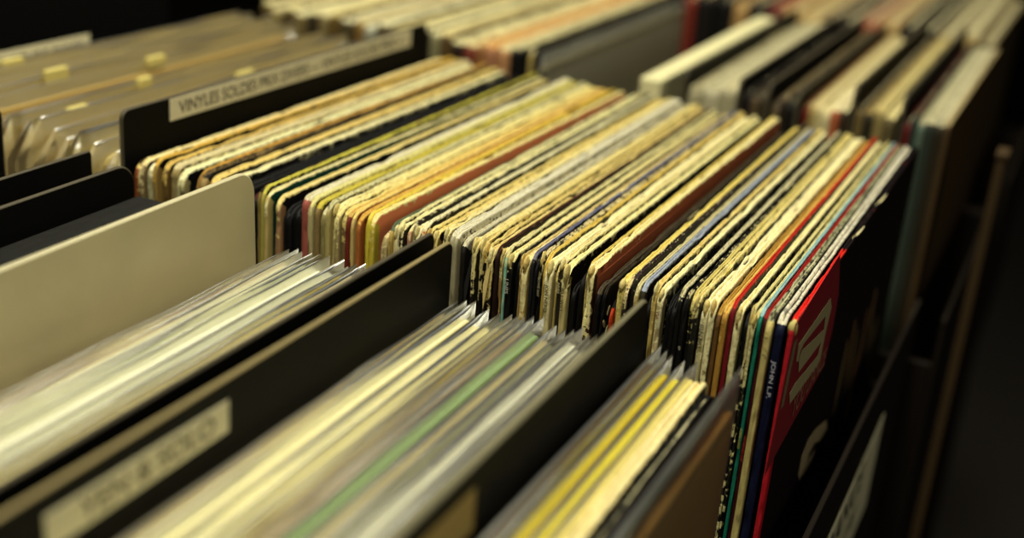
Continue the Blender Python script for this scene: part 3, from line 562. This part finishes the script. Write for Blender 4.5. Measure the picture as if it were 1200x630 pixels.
# ---------------------------------------------------------------- front row
def sleeved(label, x, t, H, col, flap, seed, y0=.1205, base=BASE1, group=None, L=.3125, mat=None, spine=None, face=None, over=(.008, .0045), step=.006, bias=-.4):
    root = thing('sleeved_record', label, 'record', (x, y0, base), (0, 0, 0), group)
    m = card_mat('sleeved_cover', col, face or col, bias, .05, seed)
    jacket(root, t*.92, L, H, .004, step, m, card_mat('sleeved_spine', col, spine or col, bias, .05, seed+.5), seed, rough=.0001, slot=.0006, sleeve=None)
    for c in root.children: c.location.x = t*.04
    bag(root, t, L, H, over[0], over[1], mat or (PLH if flap else PL), seed)
    return root

G1 = [ # colour, thickness mm, milky flap, words, top drop mm
 ('8A6A3A', 3.2, 0, 'kraft brown record'), ('B89A5C', 3.4, 0, 'tan record'), ('B8AC86', 3.0, 0, 'beige record'), ('8A4A3A', 1.6, 0, 'record with reddish edge'),
 ('E2DEC0', 4.6, 1, 'glossy white record'), ('DAD8BC', 3.6, 1, 'pale grey-white record'), ('C2C8A4', 3.0, 1, 'pale green-grey record'), ('E2E0C6', 4.6, 1, 'broad glossy white record'),
 ('D6D6C0', 4.2, 1, 'cool white record'), ('CFCFB0', 3.2, 1, 'dull white record'), ('B4A024', 2.6, 0, 'mustard yellow record'), ('DCCFA4', 4.2, 0, 'cream beige record'),
 ('E0CFA2', 3.6, 0, 'warm cream record'), ('B47A52', 2.0, 0, 'record with salmon brown edge'), ('D8CCA0', 3.6, 0, 'cream record'), ('DCD6A8', 3.4, 0, 'light straw record'), ('C2C294', 3.4, 0, 'greenish beige record'), ('A8A482', 2.6, 0, 'dull grey-green record')]
def run(Gs, x, xend, place, group, y0=.1205, base=BASE1, seed0=300, Hb=.3145, drop=()):
    tot = sum(g[1] for g in Gs)/1000; k = (xend-x)/tot
    for i, g in enumerate(Gs):
        tt = g[1]/1000*k; rr = random.Random(seed0+i)
        sleeved('%s, %s %s' % (g[3]+' in clear sleeve', ordinal(i+1), place), x, tt*.95, Hb+rr.uniform(-.002, .002)-(drop[i] if i < len(drop) else 0), g[0], g[2], seed0+i*1.3, y0=y0+rr.uniform(-.003, .002), base=base, group=group)
        x += tt
run(G1, -.3100, -.2320, 'to the right of the white board', 'sleeved records right of the white board', drop=(.010, .008, .004))
G2 = [('A89468', 3.0, 0, 'dull tan record'), ('D6C890', 3.4, 0, 'straw cream record'), ('E6DEAE', 5.0, 1, 'broad cream white record'), ('E8E0B0', 5.0, 0, 'bright cream record'), ('DCD29C', 4.0, 0, 'cream record'), ('E0D8AA', 3.4, 1, 'glossy cream record'),
 ('B8A02E', 3.2, 0, 'mustard record'), ('B0A07C', 3.0, 0, 'grey-beige record'), ('A88A6A', 2.6, 0, 'pinkish brown record'), ('82986A', 4.4, 0, 'leaf green record'), ('BCAE84', 4.6, 0, 'beige record'), ('8C8A6C', 3.4, 0, 'grey record'),
 ('4A4A3C', 2.6, 0, 'dark grey record'), ('C8C6B4', 3.6, 1, 'cool white record'), ('E6E2CC', 3.0, 1, 'bright white record'), ('8E8874', 3.0, 0, 'mid grey record'), ('D8D0A8', 3.6, 0, 'cream grey record'), ('D8CC84', 4.2, 0, 'yellow-cream record'), ('A8A87C', 4.0, 0, 'grey-green record')]
run(G2, -.2165, -.1365, 'to the right of the middle tall divider', 'sleeved records right of the middle divider', seed0=400, Hb=.3105)
G3 = [('4A3418', 3.0, 0, 'dark brown record'), ('2A2214', 2.0, 0, 'near-black record'), ('BBA82E', 3.2, 0, 'deep yellow record'), ('DCCB38', 4.4, 0, 'bright yellow record'), ('DCCB78', 3.6, 0, 'pale yellow record')]
run(G3, -.1285, -.1085, 'to the right of the frontmost tall divider', 'sleeved records right of the frontmost divider', seed0=500, Hb=.311)
# bare worn record and black neighbour, then the clear sleeve with brown cover
for i, (x, tt, top, sp_, fc, H, bias, lab) in enumerate([(-.1080, .0046, 'E2D29A', 'B49C60', '100C0A', .312, .2, 'ragged cream-edged record without sleeve beside the yellow ones in front'), (-.1030, .0032, '14100C', '0A0807', '080606', .309, -.8, 'black record between the ragged cream one and the clear-sleeved brown one')]):
    root = thing('vinyl_record', lab, 'record', (x, .118, BASE1))
    jacket(root, tt, .315, H, .007, .003, card_mat('worn_cover', top, fc, bias+.2, .3, 77+i), card_mat('worn_spine', top, sp_, bias, .2, 78+i), 60.5+i, rough=.0005, sleeve='D8CFA0')
root = thing('sleeved_record', 'brown-covered record in a loose clear sleeve at the right end, front row', 'record', (-.0925, .112, BASE1))
jacket(root, .003, .308, .309, .004, .006, card_mat('brown_cover', 'A07A3C', 'B0803C', -.6, .3, 61), card_mat('brown_spine', '8A6A34', '7A4E20', -.6, .3, 62), 63, rough=.0001, slot=.002)
bag(root, .0042, .308, .309, .006, .016, plastic('greenish_clear_plastic', .18, 'B8C0A0'), 64.4)

def lettered(root, H, t, y0, y1, z0, z1, s, ty0, tz, tw, th, pm=paper, im=ink):
    c = mesh_obj('label_card', *box_verts(t+.0001, t+.0004, y0, y1, H+z0, H+z1), pm, root, smooth=False)
    if s: text_obj('lettering', s, im, c, MX(t+.00045, ty0, H+tz), tw, th, 0)
divider('plain tall black divider just behind the one lettered YEN & SOLO', -.2300, .111, .330, .0135, BASE1, 0, .0020, .004)
d, H, t = divider('tall black divider with worn tan edge and white YEN & SOLO label', -.2205, .108, .331, .0125, BASE1, 0, .0022, .004, edge=simple('tan_worn_edge', '8A7A4E', .7, .3, 300))
lettered(d, H, t, .1035, .181, -.0185, -.0075, 'YEN & SOLO', .116, -.0163, .058, .0070, im=simple('faded_ink', '6A6046', .7))
d, H, t = divider('tall black divider with grey worn edge and small yellowed label, frontmost', -.1350, .108, .330, .0090, BASE1, 0, .0024, .004, edge=simple('grey_worn_edge', '6A644A', .7, .3, 300))
lettered(d, H, t, .075, .183, -.022, -.008, '', .10, -.018, .050, .007, pm=goldp, im=simple('faint_ink', '6E5A28', .7))

# white board
wb = simple('ivory_board', 'C6BB92', .4, .05, 30, spec=.5)
divider('large ivory white board standing at the left among the front records', -.3235, .110, .334, .0205, BASE1, -.03, .0030, .010, mat=wb, edge=simple('ivory_board_edge', 'C8BE98', .5), name='record_board', cat='board')
# black items left of the white board
rb = thing('record_box', 'black leather-textured record box lying close behind the ivory board', 'box', (-.3845, .112, BASE1))
lea = simple('black_leather_paper', '100F0C', .5, 1.0, 160)
boxes('box_body', [(0, .030, 0, .330, 0, .3235)], lea, rb, .004)
boxes('white_binding', [(.0302, .0312, 0, .330, .290, .3300)], simple('white_binding_paper', 'E0DCC8', .5), rb, .0004)
divider('black divider with rounded far corner in front of the leather-textured box', -.3905, .112, .332, .0100, BASE1, 0, .0026, .004, far_r=.010)
G4 = [('B8B49A', 2.6, 1, 'dim grey record'), ('CFC8A8', 3.0, 1, 'pale record'), ('D6D0B0', 3.0, 1, 'whitish record'), ('A8A088', 2.6, 0, 'grey-beige record'), ('C8C2A0', 3.0, 1, 'cream-grey record')]
divider('square-cornered black divider second from left beside the pale sleeves', -.4170, .112, .334, .0100, BASE1, 0, .0024, .002)
run(G4, -.4560, -.4200, 'to the right of the leftmost front divider', 'sleeved records at the far left front', seed0=600, Hb=.309)
divider('black divider at the extreme left edge of the front row', -.4730, .112, .334, .0200, BASE1, 0, .0030, .003)

# ---------------------------------------------------------------- picture discs in clear round-cornered sleeves
def disc(parent, x, cy, cz, R, col, t=.0018):
    V = [(x, cy, cz), (x+t, cy, cz)]; n = 72; F = []
    for i in range(n):
        a = i/n*2*math.pi
        for (xx, rr_) in ((x, R-.0006), (x+t/2, R), (x+t, R-.0006)): V.append((xx, cy+rr_*math.cos(a), cz+rr_*math.sin(a)))
    for i in range(n):
        p = 2+3*i; q = 2+3*((i+1) % n)
        F += [(0, p, q), (1, q+2, p+2), (p, p+1, q+1, q), (p+1, p+2, q+2, q+1)]
    return mesh_obj('picture_disc', V, F, simple('disc_print', col, .25), parent, smooth=False)
PD = [('8A7038', 'tan-backed picture disc'), ('6A5228', 'brown picture disc'), ('C0A45A', 'yellowish picture disc'), ('9A8450', 'khaki picture disc'), ('A88C48', 'amber picture disc'), ('C8B070', 'straw picture disc'), ('5A4020', 'dark brown picture disc'), ('B09A5C', 'beige picture disc'), ('D0BC7C', 'pale picture disc'),
      ('8A6430', 'rust brown picture disc'), ('BCA468', 'sand picture disc'), ('4A3018', 'deep brown picture disc'), ('C4AC64', 'yellow-tan picture disc'), ('A08858', 'dull beige picture disc'), ('7A3E1C', 'red-brown picture disc'), ('B8A878', 'cream picture disc'), ('6A8C90', 'blue-grey picture disc'), ('D0D0B8', 'whitish picture disc with blue sticker')]
x = -.5940; pitch = (.5940-.4235)/len(PD)
for i, (c, w) in enumerate(PD):
    rr = random.Random(700+i); t = pitch*.66; H = .3155+rr.uniform(-.007, .007) - (.004 if i > 12 else 0)
    yy = .478+rr.uniform(-.006, .003)
    root = thing('sleeved_picture_disc', '%s in clear sleeve, %s right of the PICTURE DISCS divider' % (w, ordinal(i+1)), 'record', (x+pitch*i, yy, BASE2), (0, rr.uniform(-.003, .003), 0), 'picture discs in clear sleeves')
    disc(root, t*.5-.0022, .157, .152, .1505, c)
    ct, cl = .0006, .300
    o = sheet('backing_card', .0028, .290, H-.0065, .012, simple('backing_card', rr.choice(['E0CC88', 'D0B468', 'ECDC9C', 'C4A660']), .6), root, y0=.010+rr.uniform(0, .012)); o.location.x = t*.5-.0003
    bag(root, t, .312, H-.004, .004, .006, PLC, 700.3+i, far_r=.012, near_r=.022)
    if i in (1, 3, 5, 6, 8, 9, 10, 12, 13, 15):
        y0 = rr.uniform(.03, .24); v, f = box_verts(t*.3, t*.5+.003, y0, y0+rr.uniform(.010, .024), H-.004, H+rr.uniform(.0015, .0040))
        bevel(mesh_obj('price_sticker', v, f, simple('yellow_price_sticker', 'DCCB78', .6), root, smooth=False), .0008)
    if i == 17:
        v, f = box_verts(t+.0004, t+.0007, .010, .020, H-.034, H-.020); mesh_obj('blue_sticker', v, f, simple('blue_sticker_paper', '2A8AA8', .5), root, smooth=False)
d, H, t = divider('black divider with raised tab lettered PICTURE DISCS at upper left', -.6010, .474, .322, -.0020, BASE2, 0, .0022, .003)
tab = mesh_obj('label_tab', *box_verts(t+.0001, t+.0005, .090, .172, H-.014, H+.0085), paper, d, smooth=False)
text_obj('lettering', 'PICTURE DISCS', ink, tab, MX(t+.00055, .094, H-.0035), .072, .0080, 0)
bx = thing('cardboard_panel', 'tall black board closing off the rack at the upper left', 'board', (-.6600, .474, BASE2))
sheet('panel', .004, .322, .49, .006, simple('matt_black_board', '080706', .8, 0, 400, .1), bx)

# ---------------------------------------------------------------- back rows, out of focus
def plain_row(Gs, x0, x1, y0, base, place, group, seed0, tilt=0, Hb=.3145, step=.007, ordn=True):
    tot = sum(g[1] for g in Gs)/1000; k = (x1-x0)/tot; x = x0
    for i, g in enumerate(Gs):
        tt = g[1]/1000*k; rr = random.Random(seed0+i); H = Hb+rr.uniform(-.003, .003)
        root = thing('vinyl_record', '%s, %s %s' % (g[3], ordinal(i+1), place), 'record', (x-H*math.sin(tilt), y0+rr.uniform(-.003, .003), base), (0, tilt, 0), group)
        m = card_mat('blurred_cover', g[0], g[2], -.05, .15, seed0+i*1.1); m2 = card_mat('blurred_spine', g[0], g[2], -1.0, .2, seed0+i*1.7)
        jacket(root, tt*.93, .315, H, .007, step, m, m2, seed0+i, rough=.0003, sleeve='D0C69A')
        x += tt
A = [('D8CE9C', 6, '6A5A34', 'cream record'), ('E0D6A8', 7, '8A7A4A', 'pale cream record'), ('DCD09A', 6, '5A4A2A', 'straw record'), ('E2DAAE', 7, '7A6A40', 'bright cream record'), ('D6CC9A', 6, '3A3020', 'beige record'), ('E0D8AC', 7, '8A7A50', 'light cream record'), ('D2C48A', 6, '6A5428', 'yellowish record'), ('DED6B0', 7, '4A4028', 'whitish record'),
     ('C4B682', 5, '8A6A34', 'sand record'), ('D8D4B8', 6, '9A9A88', 'cool white record'), ('E2DCB4', 7, '5A4A2E', 'ivory record'), ('CFC28A', 6, '3A2C18', 'tan-white record'), ('E4DEB8', 8, 'C8BE8E', 'broad ivory record'), ('D8CE9E', 6, '14100C', 'cream record with black spine'), ('DAD2A4', 6, '8A8460', 'greyish cream record'), ('D0C088', 6, '5A4626', 'dull yellow record'),
     ('E0D6A4', 6, '2A1C12', 'cream record with dark brown spine'), ('D8CC96', 6, '7A3A2A', 'cream record with rusty spine'), ('CFB078', 5, '9A6A40', 'orange-tan record'), ('D9A860', 4, 'B07A5A', 'pale orange record with pinkish spine'), ('D6CA9A', 6, 'B8865A', 'cream record with tan spine'), ('C8BE92', 5, '0E0C0A', 'grey-cream record with black spine'), ('BDB48A', 4, '0C0A08', 'thin grey record with black spine'), ('E2DAB0', 5, 'C0A860', 'cream record with pale spine')]
plain_row(A, -.6100, -.3640, .8500, BASE3, 'from the left in the blurred row behind', 'blurred cream records in the back row', 800, step=.012)
divider('thin black divider left of the leaning grey cover in the back row', -.3625, .836, .320, .0040, BASE3, 0, .0016, .006)
root = thing('sleeved_record', 'grey-faced record in a plastic sleeve leaning alone in the back row gap', 'record', (-.3430, .8270, BASE3), (0, -.03, 0))
jacket(root, .004, .315, .3105, .006, .01, card_mat('grey_cover', 'C8C4B0', 'A89C78', -.4, .1, 91), card_mat('grey_spine', 'A09880', '4A4434', -.4, .1, 92), 93)
bag(root, .006, .315, .3080, .007, .014, plastic('grey_milky_plastic', .4, 'D8D6C8'), 94)
# thick cream box set and the dividers with records between
cb = thing('record_box', 'thick cream boxed set at the right of the gap, back row', 'box', (-.2765, .8270, BASE3))
boxes('box_body', [(0, .0145, 0, .310, 0, .3120)], simple('cream_box_card', 'E8DFA8', .6, .2, 100), cb, .002)
boxes('box_lid', [(-.0004, .0149, -.0004, .3104, .270, .3155)], simple('cream_box_lid', 'EDE4B0', .6, .2, 100), cb, .0015)
def bdiv(label, x, top=.010, y0=.8330, L=.320): return divider(label, x, y0, L, top, BASE3, 0, .0024, .005)
d, H, t = bdiv('black divider with pale label directly right of the cream boxed set', -.2480, .0095)
lettered(d, H, t, .22, .27, -.030, -.010, '', .225, -.026, .03, .010, pm=simple('dim_label', 'A89C74', .7))
plain_row([('8A8264', 4, 'A09878', 'olive grey record'), ('A8A284', 5, 'C0B898', 'grey-beige record with pale spine'), ('C2BA96', 5, 'A8A080', 'pale grey record')], -.2445, -.2105, .838, BASE3, 'right of the pale-label back divider', 'records between back dividers, first gap', 840)
bdiv('second black divider right of the cream boxed set', -.2095, .010)
plain_row([('14100C', 4, '1A1410', 'black record'), ('2A2218', 4, '5A4A34', 'dark brown record'), ('4A4232', 4, '3A3020', 'olive brown record')], -.2060, -.1905, .838, BASE3, 'after the second back divider', 'records between back dividers, second gap', 850)
bdiv('third black divider right of the cream boxed set', -.1895, .010)
plain_row([('3A3022', 4, '5A4C34', 'brown-grey record'), ('6A5C40', 4, '2A2014', 'dull brown record'), ('120E0A', 5, '0E0B08', 'jet black record')], -.1860, -.1700, .838, BASE3, 'after the third back divider', 'records between back dividers, third gap', 860)
bdiv('fourth black divider, just left of pale records in the back row', -.1695, .008)
plain_row([('6A4A2C', 3, '6A2418', 'brown record with dark red spine'), ('B8A878', 4, 'A08A50', 'sand record'), ('CFC294', 4, 'C8B884', 'cream record'), ('DCD2A4', 5, 'D0C494', 'bright cream record'), ('E2DAB0', 5, 'A85A38', 'white record with orange spine'), ('D8CFA4', 4, '3A2C1C', 'cream record with dark spine')], -.1660, -.1370, .843, BASE3, 'after the fourth back divider', 'records between back dividers, fourth gap', 870)
bdiv('fifth black divider, between the two pale blocks of the back row', -.1355, .016, .845)
plain_row([('2A2014', 4, '6A5A34', 'dark brown record'), ('8A7440', 4, '2A2418', 'ochre brown record'), ('C2B070', 5, '8A7A4A', 'yellowish record'), ('D6C88E', 5, '5A4E30', 'straw record')], -.1320, -.1060, .848, BASE3, 'after the fifth back divider', 'records between back dividers, fifth gap', 880)
bdiv('sixth black divider, right of the straw record in the back row', -.1045, .014, .852, .318)
plain_row([('2A0E0C', 4, '5A1A18', 'dark red record'), ('4A2A20', 3, '2A3A34', 'maroon record with green-grey spine'), ('A8A284', 4, '5A6A5C', 'grey record with green spine'), ('BAB494', 5, '2C332A', 'grey-white record'), ('C8C2A4', 5, '2A2418', 'ivory record'), ('A8946A', 3, '4A3820', 'tan-edged record at the end')], -.1010, -.0720, .853, BASE3, 'after the sixth back divider', 'records at the right end of the back row', 890, Hb=.3150)

B = [('8A6A34', 6, '6A1810', 'dark red-spined record'), ('A8864A', 7, '4A1008', 'brown record with maroon spine'), ('C09A5A', 7, 'A8743A', 'amber record'), ('B8884A', 6, 'B04A1E', 'orange-spined record'), ('C8B47A', 7, 'C8A85A', 'yellow record'), ('8A6A40', 7, '1A120C', 'brown record with black spine'), ('8E5A42', 6, '7A2A1C', 'pinkish red record'), ('3A2C1E', 8, '14100C', 'dark record'), ('1A140E', 8, '0E0B08', 'black record'),
     ('9A7A4A', 6, 'B8925A', 'tan record'), ('2A2018', 8, '14100C', 'blackish brown record'), ('8A3A30', 6, '5A2018', 'dull red record'), ('A88A5A', 8, 'B89A64', 'sand record'), ('B49C6A', 8, 'C0A468', 'straw tan record'), ('6A5A44', 7, '2A2018', 'grey-brown record'), ('2A221A', 8, '1A120C', 'dark brown record'), ('8E6048', 8, '9A5A40', 'dull rose record'), ('A88C5E', 8, 'A88A54', 'beige tan record'), ('3A3226', 7, '1A1410', 'charcoal record'),
     ('1A150F', 7, '14100C', 'soot black record'), ('8E8464', 8, 'A8986C', 'grey-beige record'), ('A89E7C', 8, 'A08A54', 'pale grey record'), ('8A7E5E', 6, '4A3C24', 'dim grey record at the end')]
plain_row(B, -.4600, -.0780, 1.200, BASE3, 'from the left in the farthest blurred row', 'records in the farthest blurred row', 900, step=.012)
